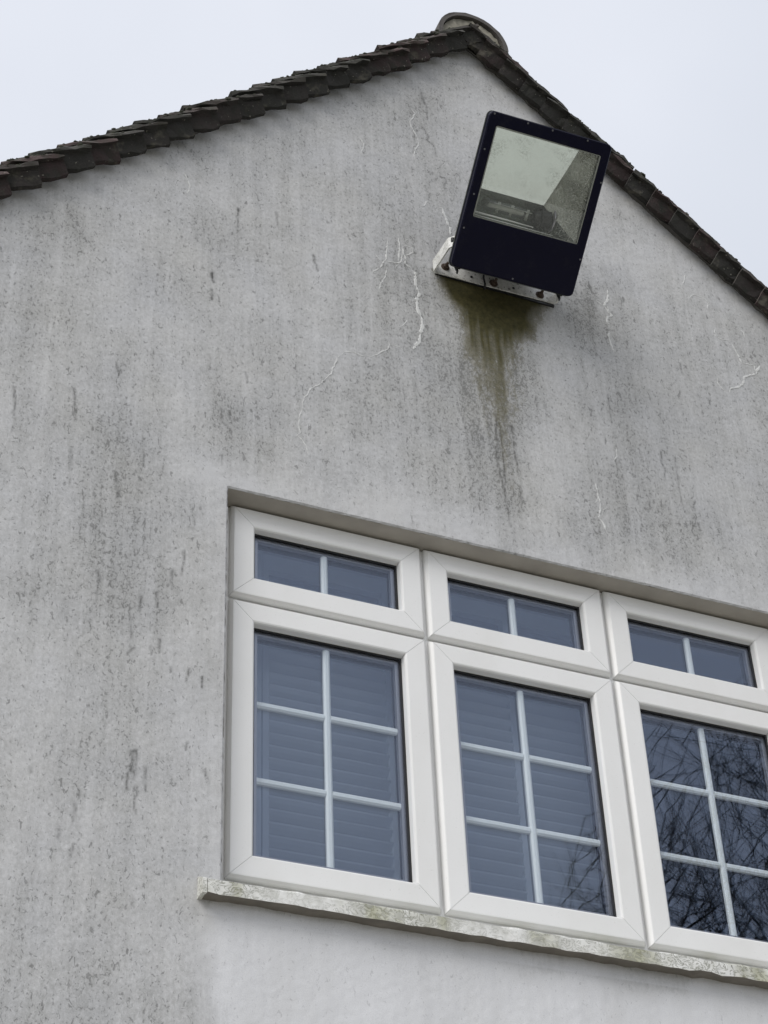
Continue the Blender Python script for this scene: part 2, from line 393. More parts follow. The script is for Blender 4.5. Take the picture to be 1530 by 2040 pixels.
    h = N.math('ADD', N.math('MULTIPLY', N.noise(300, 2), 0.5), N.math('MULTIPLY', N.math('ADD', spk, w1), -0.6))
    return N.done(N.bsdf(col, 0.86, normal=N.bump(h, 0.35, 0.0018), spec=0.25))

def mat_simple(name, col, rough=0.5, metal=0.0, var=0.0, scale=40, bump=0.0, spec=None):
    N = NT(name); c = col
    if var:
        f = N.noise(scale, 3, 0.6)
        c = N.mix(f, tuple(x*(1-var) for x in col), tuple(min(1, x*(1+var)) for x in col))
    nm = N.bump(N.noise(scale*6, 2), bump, 0.001) if bump else None
    return N.done(N.bsdf(c, rough, metal, nm, spec))

def mat_upvc():
    N = NT('white_upvc')
    f = N.noise(6, 4, 0.6, N.vscale(1, 1, 0.5)); s = N.noise(220, 2, 0.6)
    c = N.mix(N.rng(f, 0.35, 0.75, 0, 0.55), (0.80, 0.80, 0.785), (0.73, 0.725, 0.70))
    c = N.mix(N.rng(s, 0.66, 0.74, 0, 0.22), c, (0.35, 0.33, 0.28))
    return N.done(N.bsdf(c, 0.33, normal=N.bump(N.noise(14, 2), 0.05, 0.002), spec=0.4))

def mat_sill():
    N = NT('lichened_sill')
    w = N.noise(54, 3, 0.5, N.vscale(0.75, 1, 1), 1.8); g = N.noise(5.5, 3, 0.6, N.vscale(1, 1, 0.3))
    dens = N.noise(3.6, 2, 0.6)
    c = N.mix(N.rng(N.noise(40, 3), 0.3, 0.7), (0.78, 0.78, 0.75), (0.60, 0.60, 0.56))
    ln = N.rng(N.math('ABSOLUTE', N.math('SUBTRACT', w, 0.52)), 0.0, 0.06, 1.0, 0.0)
    c = N.mix(N.math('MULTIPLY', ln, N.rng(dens, 0.3, 0.6, 0.25, 0.8)), c, (0.17, 0.17, 0.13))
    c = N.mix(N.rng(g, 0.49, 0.68, 0.0, 0.7), c, N.mix(N.rng(w, 0.4, 0.6), (0.30, 0.30, 0.16), (0.15, 0.15, 0.07)))
    return N.done(N.bsdf(c, 0.75, normal=N.bump(w, 0.5, 0.002)))

def mat_glass(name, tint, ior, trans, dust=0.0):
    N = NT(name)
    # Schlick reflectance of one air-glass surface, the same from both sides of the sheet
    ge = N.n('ShaderNodeNewGeometry'); vd = N.n('ShaderNodeVectorMath', operation='DOT_PRODUCT')
    N.t.links.new(ge.outputs['Incoming'], vd.inputs[0]); N.t.links.new(ge.outputs['Normal'], vd.inputs[1])
    c1 = N.math('SUBTRACT', 1.0, N.math('ABSOLUTE', vd.outputs['Value']), clamp=True); r0 = ((ior-1)/(ior+1))**2
    fac = N.math('MULTIPLY_ADD', N.math('POWER', c1, 5.0), 1-r0, r0)
    gl = N.n('ShaderNodeBsdfGlossy'); N.put(gl.inputs['Color'], tint); gl.inputs['Roughness'].default_value = 0.0
    wav = N.bump(N.noise(5.0, 1, 0.5), 0.18, 0.0010); N.t.links.new(wav, gl.inputs['Normal'])
    tr = N.n('ShaderNodeBsdfTransparent'); N.put(tr.inputs['Color'], trans)
    m = N.n('ShaderNodeMixShader'); N.put(m.inputs[0], fac); N.put(m.inputs[1], tr.outputs[0]); N.put(m.inputs[2], gl.outputs[0])
    sh = m.outputs[0]
    if dust:
        df = N.n('ShaderNodeBsdfDiffuse'); N.put(df.inputs['Color'], (0.45, 0.46, 0.42))
        m2 = N.n('ShaderNodeMixShader')
        drop = N.noise(170, 2, 0.5, None, 0.8); zone = N.noise(14, 2, 0.5)
        sx = N.n('ShaderNodeSeparateXYZ'); N.put(sx.inputs[0], N.P)       # condensation gathers at the outer side of the glass
        wob = N.math('MULTIPLY_ADD', zone, 0.10, -0.05)
        f = N.math('MULTIPLY', N.rng(drop, 0.5, 0.6), N.math('MAXIMUM', N.rng(zone, 0.5, 0.7, 0.05, 0.55), N.rng(N.math('ADD', sx.outputs['X'], wob), 0.915, 0.965, 0.0, 1.0)))
        f = N.math('MULTIPLY_ADD', f, dust, 0.004)
        N.put(m2.inputs[0], f); N.put(m2.inputs[1], sh); N.put(m2.inputs[2], df.outputs[0]); sh = m2.outputs[0]
    return N.done(sh)

def mat_tile(name, k):
    N = NT(name); r = N.rand()
    base = N.mix(N.rng(r, 0.25, 0.75), (0.048*k, 0.046*k, 0.043*k), (0.060*k, 0.044*k, 0.043*k))
    c = N.mix(N.rng(N.noise(30, 4, 0.6), 0.35, 0.75), base, (0.040*k, 0.041*k, 0.035*k))
    c = N.mix(N.rng(N.noise(16, 3, 0.7), 0.55, 0.72, 0, 0.6), c, (0.115, 0.108, 0.085))
    c = N.mix(N.rng(N.noise(95, 2, 0.6), 0.68, 0.74, 0, 0.7), c, (0.26, 0.25, 0.21))
    return N.done(N.bsdf(c, 0.9, normal=N.bump(N.noise(140, 4, 0.65), 0.7, 0.004), spec=0.2))

def mat_bark():
    N = NT('bark'); return N.done(N.bsdf(N.mix(N.noise(20, 3), (0.028, 0.024, 0.02), (0.06, 0.052, 0.042)), 0.9))

def mat_grass():
    N = NT('winter_grass'); a = N.noise(0.6, 4); b = N.noise(30, 4, 0.7)
    c = N.mix(a, (0.075, 0.08, 0.05), (0.11, 0.105, 0.07)); c = N.mix(N.rng(b, 0.3, 0.7), c, (0.11, 0.10, 0.06))
    return N.done(N.bsdf(c, 0.95, normal=N.bump(b, 0.6, 0.03)))

def mat_bracket():
    N = NT('galvanised_bracket')
    a = N.noise(55, 4, 0.65); b = N.noise(120, 3, 0.6, None, 1.0)
    c = N.mix(N.rng(a, 0.35, 0.7), (0.80, 0.80, 0.77), (0.58, 0.58, 0.54))
    c = N.mix(N.rng(b, 0.58, 0.68, 0, 0.85), c, (0.07, 0.065, 0.05))
    return N.done(N.bsdf(c, 0.5, 0.0, N.bump(b, 0.3, 0.001)))

def mat_reflector(name, rough, var, bumpy, base):
    N = NT(name)
    c = N.mix(N.rng(N.noise(9, 3, 0.6), 0.3, 0.7), tuple(x*(1-var) for x in base), base)
    nm = N.bump(N.noise(150 if bumpy > 0.4 else 40, 2, 0.5), bumpy, 0.004)
    return N.done(N.bsdf(c, rough, 1.0, nm))

RENDER = mat_render(); UPVC = mat_upvc(); SILL = mat_sill(); TILE = mat_tile('weathered_clay_tile', 0.78); TEDGE = mat_tile('worn_skylit_tile_edge', 2.0)
GLASS = mat_glass('window_glass', (0.62, 0.705, 0.885), 1.66, (0.90, 0.92, 0.93))
GLASSI = mat_glass('coated_window_glass', (0.63, 0.73, 0.95), 1.70, (0.80, 0.82, 0.85))
LGLASS = mat_glass('lamp_glass', (0.9, 0.95, 0.92), 1.5, (0.99, 0.995, 0.985), 0.34)
FILLER = mat_simple('pale_filler', (0.60, 0.605, 0.59), 0.85, var=0.22, scale=60)
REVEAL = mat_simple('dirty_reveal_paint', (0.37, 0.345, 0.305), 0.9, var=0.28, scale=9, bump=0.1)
GASKET = mat_simple('black_rubber', (0.010, 0.010, 0.012), 0.6)
SPACER = mat_simple('aluminium_spacer', (0.34, 0.33, 0.36), 0.45, 0.6)
BARW = mat_simple('white_glazing_bar', (0.88, 0.89, 0.88), 0.35, var=0.03)
SHUT = mat_simple('white_shutter', (0.78, 0.77, 0.74), 0.5)
def mat_navy():
    N = NT('navy_black_paint')
    f = N.rng(N.math('ADD', N.math('MULTIPLY', N.noise(22, 4, 0.7, N.vscale(1, 1, 0.35)), 0.7), N.math('MULTIPLY', N.noise(160, 2), 0.3)), 0.5, 0.72)
    c = N.mix(f, (0.0022, 0.0023, 0.0145), (0.0105, 0.0105, 0.0200))
    return N.done(N.bsdf(c, N.rng(f, 0, 1, 0.38, 0.6), 0.0, N.bump(N.noise(180, 2), 0.06, 0.001), 0.16))
NAVY = mat_navy()
CAST = mat_simple('dark_cast_housing', (0.020, 0.022, 0.022), 0.55, var=0.25, scale=50)
BRK = mat_bracket(); RUST = mat_simple('rusty_bolt', (0.075, 0.052, 0.038), 0.75, 0.2, var=0.5, scale=200, bump=0.4)
BLACK = mat_simple('black_plastic_and_shadow', (0.008, 0.008, 0.010), 0.5)
REFL = mat_reflector('polished_reflector', 0.16, 0.05, 0.03, (0.86, 0.93, 0.91))
REFS = mat_reflector('hammered_reflector', 0.45, 0.5, 0.9, (0.50, 0.52, 0.49))
TUBEG = mat_glass('lamp_tube_glass', (0.9, 0.9, 0.9), 1.6, (0.78, 0.80, 0.78))
SCREW = mat_simple('steel_screw', (0.16, 0.16, 0.17), 0.4, 0.7)
MORTAR = mat_simple('mortar', (0.10, 0.095, 0.085), 0.95, var=0.4, scale=45, bump=0.5)
RIDGE = mat_simple('concrete_ridge', (0.085, 0.078, 0.072), 0.9, var=0.35, scale=35, bump=0.5)
MOSS = mat_simple('dark_moss', (0.035, 0.038, 0.024), 1.0, var=0.5, scale=70, bump=0.6)
BARK = mat_bark(); GRASS = mat_grass()
PLASTER = mat_simple('room_plaster', (0.35, 0.35, 0.34), 0.9)
LEAD = mat_simple('weathered_pale_bead', (0.55, 0.55, 0.52), 0.8, var=0.2)

# ------------------------------------------------------------------ setting
g = MB().add([(-300,-300,0),(300,-300,0),(300,300,0),(-300,300,0)], [(0,1,2,3)]).build('ground', GRASS, fix=False)
g['kind'] = 'structure'
pv = MB().add([(-7,-6.5,.004),(9,-6.5,.004),(9,-.001,.004),(-7,-.001,.004)], [(0,1,2,3)]).build('added_bounce_ground', mat_simple('pale_bounce_ground', (0.44,0.425,0.39), 0.95, var=0.35, scale=60, bump=0.6), fix=False)  # unseen pale sheet, added to bounce light up into the floodlight reflector
pv['kind'] = 'structure'

# ------------------------------------------------------------------ house
XA, ZA, TH, HW, DEPTH = 0.8147, 2.1735 + 0.0805 + ZO, 0.7295, 2.75, 8.0
ct, st = math.cos(TH), math.sin(TH)
house = empty('house', (XA, 0, 0))
tag(house, 'grey weathered rendered house gable with dark tiled verge and white three-light window', 'house')
OX0, OX1, OZ0, OZ1 = -0.025, 1.717, ZO - 1.195, ZO            # window opening in the wall

def vnoise(x, z, s, seed):
    r = np.random.RandomState(seed); L = r.rand(64, 64)
    a, b = x*s, z*s; i, j = np.floor(a).astype(int), np.floor(b).astype(int); u, v = a-i, b-j
    u, v = u*u*(3-2*u), v*v*(3-2*v)
    g_ = lambda p, q: L[p % 64, q % 64]
    return (g_(i,j)*(1-u)+g_(i+1,j)*u)*(1-v) + (g_(i,j+1)*(1-u)+g_(i+1,j+1)*u)*v

def relief(x, z):           # trowelled unevenness of the render, metres
    return 0.0022*(vnoise(x, z, 7, 1)-.5) + 0.0012*(vnoise(x, z, 21, 2)-.5) + 0.0009*(vnoise(x, z, 70, 3)-.5)

def segd(px, pz, a, b):
    ax, az = a; bx, bz = b; dx, dz = bx-ax, bz-az; L2 = dx*dx+dz*dz+1e-12
    t = np.clip(((px-ax)*dx+(pz-az)*dz)/L2, 0, 1)
    return np.hypot(px-ax-t*dx, pz-az-t*dz), t

def build_wall():
    h = 0.005
    gx0, gx1, gz0, gz1 = -0.95, 2.10, ZO-1.75, ZA+0.02
    def lin(a, b): return list(np.linspace(a, b, max(2, int(round((b-a)/h))+1)))
    xs = np.array(lin(gx0, OX0) + lin(OX0, OX1)[1:] + lin(OX1, gx1)[1:])
    zs = np.array(lin(gz0, OZ0) + lin(OZ0, OZ1)[1:] + lin(OZ1, gz1)[1:])
    nx, nz_ = len(xs), len(zs)
    X, Z = np.meshgrid(xs, zs, indexing='ij'); x, z = X.ravel(), Z.ravel(); zr = z - ZO
    wx = x + 0.05*(vnoise(x, z, 9, 11)-.5) + 0.02*(vnoise(x, z, 30, 12)-.5)
    wz = zr + 0.09*(vnoise(x, z, 7, 13)-.5) + 0.03*(vnoise(x, z, 24, 14)-.5)
    dirt = np.zeros_like(x); clean = np.zeros_like(x)
    for bx, bz, rx, rz, v in BLOBS:
        q = ((wx-bx)/rx)**2 + ((wz-bz)/rz)**2; e = np.exp(-q*0.9)
        dirt += v*e
    # the paint under the sill is fresher: a sheltered field with a soft upright edge at its left
    e1 = 1/(1+np.exp(-(wx+0.045)/0.012)); e2 = 1/(1+np.exp((wz+1.22)/0.02)); e3 = 1/(1+np.exp(-(wz+1.62)/0.05))
    clean += 0.85*e1*e2*np.clip(e3+0.6, 0, 1)
    # sheltered band below the verge
    nd = (np.abs(x-XA)*st + (z-ZA)*ct)            # signed distance to the roof line
    dn = -nd + 0.05*(vnoise(x, z, 5, 15)-.5)
    clean += 0.55*np.exp(-(dn/0.085)**2)
    # sheltered margin round the window
    ew = np.maximum(np.maximum(OX0-x, x-OX1), np.maximum(zr, -1.2-zr)); ew = np.maximum(ew, 0) + 0.05*(vnoise(x, z, 6, 16)-.5)
    clean += 0.45*np.exp(-(ew/0.09)**2)*(zr > -1.25)
    mark = np.zeros_like(x)
    jx = x + 0.006*(vnoise(x, z, 60, 21)-.5) + 0.006*(vnoise(x, z, 25, 22)-.5); jz = zr + 0.006*(vnoise(x, z, 50, 23)-.5)
    for w, s, pts in DARK:
        ax = [p[0] for p in pts]; az = [p[1] for p in pts]
        sel = np.where((jx > min(ax)-.04) & (jx < max(ax)+.04) & (jz > min(az)-.04) & (jz < max(az)+.04))[0]
        if not len(sel): continue
        best = np.zeros(len(sel)); L = len(pts)-1
        for k in range(L):
            d, t = segd(jx[sel], jz[sel], pts[k], pts[k+1])
            ww = 0.62*max(w, 0.006)*(1.0 - 0.45*(k+t)/L)
            best = np.maximum(best, np.exp(-(d/ww)**2))
        mark[sel] = np.maximum(mark[sel], s*best)
    # algae fan below the lamp
    zz = np.clip((1.04-wz)/0.95, 0, 1)
    xl = np.interp(-wz, [-1.04, -1.0, -.88, -.72, -.58, -.46, -.16], [.640, .660, .695, .716, .742, .757, .772])
    xr = np.interp(-wz, [-1.04, -1.0, -.90, -.80, -.58, -.44, -.18], [1.01, .985, .930, .895, .885, .870, .832])
    side = 1/(1+np.exp((np.abs(wx-(xl+xr)/2)-(xr-xl)/2)/(0.016+0.012*zz)))
    st1 = vnoise(x + 0.004*np.sin(z*40), z*0.05, 60, 33); st2 = vnoise(x, z*0.06, 140, 34); strk = 0.65*st1+0.35*st2
    fade = np.where(wz < 1.06, np.interp(zz, [0, .10, .2, .35, .55, .8, .95, 1], [1.3, 1.25, 1.1, .80, .52, .32, .16, 0]), 0)
    alg = side*fade*np.clip(np.interp(zz, [0, .15, .3, 1], [1, .95, .70, 0.35]) + 1.2*(strk-.32)*np.interp(zz, [0, .12, .3], [.1, .35, 1])*np.interp(zz, [0, .25, 1], [.3, .8, 1.2]), 0, 1.2)
    ex = np.exp(-((wx-1.0)/0.07)**2-((wz-1.0)/0.07)**2)*0.16; alg = np.clip(alg+ex*(wz < 1.06), 0, 1)
    side2 = 1/(1+np.exp((np.abs(wx-(xl+xr)/2-.01)-(xr-xl)/2-.03)/0.03))
    dirt += 1.5*side2*(wz < 1.06)*np.interp(zz, [0, .3, .8, .95, 1.1], [.9, 1.0, .9, .5, 0.0])
    y = relief(x, z)
    edge = np.maximum(np.maximum(OX0-x, x-OX1), np.maximum(z-OZ1, OZ0-z))
    y = np.where(edge < 0.001, y + 0.004 + 0.006*(vnoise(x, z, 90, 41)-.35), y)     # worn arris of the opening
    V = np.stack([x, y, z], 1)
    idx = np.arange(nx*nz_).reshape(nx, nz_)
    I, J = np.meshgrid(np.arange(nx-1), np.arange(nz_-1), indexing='ij')
    cx, cz = (xs[I]+xs[I+1])/2, (zs[J]+zs[J+1])/2
    topn = np.abs(cx-XA)*st + (cz-ZA)*ct
    keep = ~((cx > OX0) & (cx < OX1) & (cz > OZ0) & (cz < OZ1)) & (topn < -0.012)
    I, J = I[keep], J[keep]
    F = np.stack([idx[I,J], idx[I+1,J], idx[I+1,J+1], idx[I,J+1]], 1)
    nv = len(V); extra_v = []; extra_f = []
    def poly(pts):
        b = nv + len(extra_v); extra_v.extend(pts); extra_f.append(tuple(range(b, b+len(pts))))
    zt = lambda xx: ZA - abs(xx-XA)*st/ct - 0.012
    L0, R0 = XA-HW, XA+HW
    poly([(L0,0,0),(R0,0,0),(R0,0,gz0),(L0,0,gz0)])
    poly([(L0,0,gz0),(gx0,0,gz0),(gx0,0,zt(gx0)),(L0,0,zt(L0))])
    poly([(gx1,0,gz0),(R0,0,gz0),(R0,0,zt(R0)),(gx1,0,zt(gx1))])
    # reveals of the opening, 0.25 deep, and the inner skin of the wall
    T = 0.25; nseg = 40
    def strip(p, q):
        for k in range(nseg):
            a = [p[i]+(q[i]-p[i])*k/nseg for i in (0,1)]; b = [p[i]+(q[i]-p[i])*(k+1)/nseg for i in (0,1)]
            poly([(a[0],.0045,a[1]),(b[0],.0045,b[1]),(b[0],T,b[1]),(a[0],T,a[1])])
    strip((OX0,OZ0),(OX0,OZ1)); strip((OX0,OZ1),(OX1,OZ1)); strip((OX1,OZ1),(OX1,OZ0)); strip((OX1,OZ0),(OX0,OZ0))
    poly([(L0,T,0),(L0,T,OZ0),(R0,T,OZ0),(R0,T,0)])
    poly([(L0,T,OZ0),(L0,T,zt(L0)),(OX0,T,zt(OX0)),(OX0,T,OZ0)])
    poly([(OX1,T,OZ0),(OX1,T,zt(OX1)),(R0,T,zt(R0)),(R0,T,OZ0)])
    poly([(OX0,T,OZ1),(OX0,T,zt(OX0)),(XA,T,ZA-.012),(OX1,T,zt(OX1)),(OX1,T,OZ1)])
    m = bpy.data.meshes.new('gable_wall')
    used = np.zeros(nv, bool); used[F.ravel()] = True
    remap = np.cumsum(used)-1
    V2 = V[used]; F = remap[F]; off = nv - len(V2)
    allv = [tuple(v) for v in V2.tolist()] + extra_v
    allf = F.tolist() + [tuple(i-off for i in f) for f in extra_f]
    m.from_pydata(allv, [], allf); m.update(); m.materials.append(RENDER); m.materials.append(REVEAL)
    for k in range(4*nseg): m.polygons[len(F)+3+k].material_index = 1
    for nm, arr, dv in (('dirt', dirt, 0.45), ('mark', mark, 0), ('algae', alg, 0), ('clean', np.clip(clean, 0, 1.1), 0.1)):
        at = m.attributes.new(nm, 'FLOAT', 'POINT')
        at.data.foreach_set('value', np.concatenate([arr[used], np.full(len(extra_v), dv)]).astype(np.float32))
    return link('gable_wall', m, RENDER, house)
wall = build_wall()

# pale filler lines on the render: thin raised beads
def bead(w, pts):
    P = [np.array(p) for p in pts]; path = []
    for a, b in zip(P[:-1], P[1:]):
        n = max(2, int(np.linalg.norm(b-a)/0.006))
        for k in range(n):
            path.append(a+(b-a)*k/n + np.array([rng.gauss(0, .0009), rng.gauss(0, .0009)]))
    path.append(P[-1]); mb = MB(); loops = []
    for i, p in enumerate(path):
        d = path[min(i+1, len(path)-1)]-path[max(i-1, 0)]; d = d/(np.linalg.norm(d)+1e-9); n = np.array([-d[1], d[0]])
        e = min(1, (i+.4)/3, (len(path)-i-.6)/3); ww = w*0.86*(0.45+0.9*rng.random())*e
        yy = float(relief(np.array([p[0]]), np.array([p[1]+ZO]))[0])
        ww *= (0.25 if rng.random() < .12 else 1); hgt = min(0.0016, 0.35*ww)
        loops.append([(p[0]-n[0]*ww, yy+.001, p[1]+ZO-n[1]*ww), (p[0]-n[0]*ww*.5, yy-hgt, p[1]+ZO-n[1]*ww*.5),
                      (p[0]+n[0]*ww*.5, yy-hgt, p[1]+ZO+n[1]*ww*.5), (p[0]+n[0]*ww, yy+.001, p[1]+ZO+n[1]*ww)])
    mb.loft(loops, cap=False, closed=False)
    return mb.build('filler_line', FILLER, wall)
for w, pts in LIGHT: bead(w*(0.62 if len(pts) > 20 else 1.0), pts)

# the other outside walls and the room behind the window
sw = MB()
ze = ZA - HW*st/ct - 0.06
sw.box(XA-HW+.002, XA-HW+.25, 0.252, DEPTH, 0, ze).build('wall', RENDER, house)
MB().box(XA+HW-.25, XA+HW-.002, 0.252, DEPTH, 0, ze).build('wall', RENDER, house)
bw = MB(); bw.add([(XA-HW+.26,DEPTH-.2,0),(XA+HW-.26,DEPTH-.2,0),(XA+HW-.26,DEPTH-.2,ze),(XA,DEPTH-.2,ZA-.1),(XA-HW+.26,DEPTH-.2,ze)], [(0,1,2,3,4)])
bw.build('wall', RENDER, house, fix=False)
rm = MB(); x0, x1, y0, y1, z0, z1 = XA-1.6, XA+1.6, 0.262, 3.6, ZO-2.0, ZO+0.35
rm.add([(x0,y0,z0),(x1,y0,z0),(x1,y1,z0),(x0,y1,z0),(x0,y0,z1),(x1,y0,z1),(x1,y1,z1),(x0,y1,z1)], [(0,1,2,3),(7,6,5,4),(1,5,6,2),(2,6,7,3),(3,7,4,0)])
rm.build('room', PLASTER, house, fix=False)

# ---- roof
roofm = MB()
for sgn in (-1, 1):
    def pt(s, y, n): return (XA + sgn*(s*ct + n*st), y, ZA - s*st + n*ct)
    Ls = (HW+0.25)/ct
    a, b = [pt(-.0, y, n) for y, n in ((.26,-.055),(DEPTH,-.055),(DEPTH,-.006),(.26,-.006))], [pt(Ls, y, n) for y, n in ((.26,-.055),(DEPTH,-.055),(DEPTH,-.006),(.26,-.006))]
    roofm.loft([a, b])
roof = roofm.build('roof', TILE, house)

G, LT, TILT = 0.1, 0.185, math.radians(16.0)
TOPS = {-1: [], 1: []}
PROF = [(-.036,-.060), (-.047,-.017), (-.050,-.010), (-.064,-.007), (-.066,.001), (-.058,.008), (.115,.008), (.115,-.007), (-.034,-.009), (-.020,-.060)]
def verge_tile(sgn, s):
    """one cloaked verge tile: slab with a turned-down flange; its upper end is tucked low, its tail rides on the next one down"""
    mb = MB(); loops = []; K = 7; ln = LT + rng.uniform(-.006, .006)
    tl = TILT + rng.uniform(-.018, .018); ys = rng.uniform(-.004, .004); sp = rng.uniform(.020, .032); drop = rng.uniform(-.004, .004)
    for k in range(K+1):
        u = k/K; row = []
        for q, (y, n) in enumerate(PROF):
            jit = 0.0021 if q in (0, 1, 2, 3, 4, 5, 9) else 0
            yy, nn = y + rng.gauss(0, jit), n + rng.gauss(0, jit)
            if k == 0 and q in (0, 9): nn += rng.uniform(.000, .005)
            if k == 0 and q in (3, 4, 5): nn -= rng.uniform(.002, .008)
            if q in (0, 9): nn += .020*max(0, u-.15)
            if k == K and q in (3, 4): yy += .004
            a = -.0 + ln*u
            # rotate flatter than the slope about the upper lower corner
            s_l = a*math.cos(tl) + (nn+.060)*math.sin(tl)*-1; n_l = a*math.sin(tl) + (nn+.060)*math.cos(tl) - .060
            yy += ys - sp*.5 + sp*u
            S_, N_ = s + s_l, n_l + drop
            row.append((XA + sgn*(S_*ct + N_*st), yy, ZA - S_*st + N_*ct))
        loops.append(row)
    for k in range(1, K): TOPS[sgn] += [(loops[k][4], loops[k][5], loops[k][6])]
    mb.loft(loops)
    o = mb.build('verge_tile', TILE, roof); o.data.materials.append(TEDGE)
    n = len(PROF)
    for i, p in enumerate(o.data.polygons):      # nose and upper end: worn, and paler with sky light painted in
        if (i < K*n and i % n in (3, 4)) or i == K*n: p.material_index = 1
    return o
nT = int((HW+.2)/ct/G)
for i in range(-1, nT): 
    s = 0.066 + G*i
    verge_tile(-1, max(s, -0.006))
for i in range(-1, nT):
    s = 0.087 + G*i
    verge_tile(1, max(s, 0.004))

# field tiles behind the verge, one mass
ft = MB()
for sgn in (-1, 1):
    for i in range(nT):
        for j in range(18):
            s, y = 0.07+G*i, 0.20+0.166*j + (0.083 if i % 2 else 0)
            q = rng.uniform(-.003, .003)
            vs = []
            for (ds, n) in ((0, .002), (0.20, .030+q)):
                for (yy, nn) in ((0,0),(.163,0),(.163,.014),(0,.014)):
                    S_, N_ = s+ds, n+nn
                    vs.append((XA+sgn*(S_*ct+N_*st), y+yy, ZA-S_*st+N_*ct))
            ft.add(vs, [(0,1,2,3),(7,6,5,4),(0,4,5,1),(1,5,6,2),(2,6,7,3),(3,7,4,0)])
tag(ft.build('field_tiles', TILE, roof), kind='stuff')

# mortar bedding between the verge tiles and the wall
mbd = MB()
for sgn in (-1, 1):
    loops = []
    for k in range(0, 110):
        s = k*0.033
        c = [(-.010+rng.gauss(0,.003), -.019+rng.gauss(0,.005)), (-.010, -.009), (.004, -.009), (.004, -.019+rng.gauss(0,.004))]
        loops.append([(XA+sgn*(s*ct+n*st), y, ZA-s*st+n*ct) for y, n in c])
    mbd.loft(loops)
mbd.build('mortar_bedding', MORTAR, roof)

# ridge tiles: half-round, mortar-filled end
RX, RZ, RR = 0.833, ZO+2.232, 0.130
def ridge_tile(y0, y1, big):
    mb = MB(); loops = []; n = 20
    for y, r in ((y0, RR+.004*big), (y0+.02, RR+.004*big), (y1, RR-.004)):
        out = [(RX + r*math.cos(a)*1.0, y + rng.uniform(-.001,.001), RZ + r*math.sin(a)) for a in [math.pi*(-.08+1.16*k/n) for k in range(n+1)]]
        inn = [(RX + (r-.017)*math.cos(a), y, RZ + (r-.017)*math.sin(a)) for a in [math.pi*(-.08+1.16*k/n) for k in range(n, -1, -1)]]
        loops.append(out+inn)
    mb.loft(loops); return mb.build('ridge_tile', RIDGE, roof, smooth=False)
for k in range(8): ridge_tile(-0.045+0.45*k, -0.045+0.45*(k+1)-.006, 1)
mm = MB(); lp = []
for r, y in ((RR-.016, -.030), (RR-.045, -.034), (RR-.075, -.031), (RR-.1, -.033)):
    lp.append([(RX + (r*math.cos(a)), y+rng.gauss(0,.003), RZ + r*math.sin(a)) for a in [math.pi*(-.02+1.04*k/23) for k in range(24)]])
mm.loft(lp, cap=False); mm.add(lp[-1], [tuple(range(24))]); mm.build('ridge_mortar', mat_simple('pale_mortar', (0.25,0.235,0.19), 0.95, var=0.22, scale=28, bump=0.4), roof, smooth=True)

# moss lumps on the tops of the verge
mo = MB()
def lump(p, r):
    vs, fs = [], []
    n, k = 6, 3
    for j in range(1, k):
        for i in range(n):
            a, b = 2*math.pi*i/n, math.pi*j/k
            q = r*rng.uniform(.65, 1.25)
            vs.append((p[0]+q*math.cos(a)*math.sin(b), p[1]+q*math.sin(a)*math.sin(b), p[2]+q*.7*math.cos(b)))
    vs += [(p[0],p[1],p[2]+r*.7), (p[0],p[1],p[2]-r*.5)]
    for i in range(n):
        j = (i+1) % n; fs += [(i, j, 2*n), (n+j, n+i, 2*n+1), (j, i, n+i, n+j)]
    mo.add(vs, fs)
for sgn, cnt in ((-1, 1500), (1, 1700)):
    for k in range(cnt):
        e, a, b = rng.choice(TOPS[sgn]); t = rng.random()**2
        w = rng.random(); p = [a[q]*(1-.35*t)+b[q]*.35*t if w < .0 else a[q]+(b[q]-a[q])*.10*t for q in range(3)]
        dx = rng.uniform(-.008, .008); p[0] += dx; p[2] -= .0035 + sgn*dx*.62
        lump(p, rng.uniform(.003, .0085))
tag(mo.build('moss', MOSS, roof, smooth=True), kind='stuff')

# ---- window: frame, six sashes, sill, shutters
CW, H1, H2 = 0.564, 0.3039, 0.8116
YF, YS = 0.078, 0.058           # face of the fixed frame, face of the sashes
frame = MB()
zb = ZO-H1-H2
frame.box(OX0+.002, 0.03, YF, .145, zb-.02, ZO-.002).box(3*CW-.03, OX1-.002, YF, .145, zb-.02, ZO-.002)
frame.box(0.03, 3*CW-.03, YF, .145, ZO-.03, ZO-.002).box(0.03, 3*CW-.03, YF, .145, zb-.02, zb+.03)
frame = frame.build('window_frame', UPVC, house)
for k in (1, 2):
    MB().box(k*CW-.03, k*CW+.03, YF+.001, .144, zb+.03, ZO-.03).build('mullion', UPVC, frame)
for k in range(3):
    MB().box(k*CW+.03, (k+1)*CW-.03, YF+.001, .144, ZO-H1-.03, ZO-H1+.03).build('transom', UPVC, frame)

PRF = [(.0055,.0775), (.0055,.070), (.0075,.066), (.0135,.0585), (.0165,YS), (.0655,YS), (.0690,.0595), (.0715,.0635), (.0735,.0815)]
def ring(x0, x1, z0, z1, d):   # corner points of a rectangle inset by d: bl, br, tr, tl
    return [(x0+d, z0+d), (x1-d, z0+d), (x1-d, z1-d), (x0+d, z1-d)]
def rail(x0, x1, z0, z1, side, parent):
    mb = MB(); eps = .0006; A, B = [], []
    for d, y in PRF:
        c = ring(x0, x1, z0, z1, d); p, q = c[side], c[(side+1) % 4]
        L = math.hypot(q[0]-p[0], q[1]-p[1]); ux, uz = (q[0]-p[0])/L, (q[1]-p[1])/L
        A.append((p[0]+ux*eps, y, p[1]+uz*eps)); B.append((q[0]-ux*eps, y, q[1]-uz*eps))
    mb.loft([A, B]); return mb.build('sash_rail', UPVC, parent)
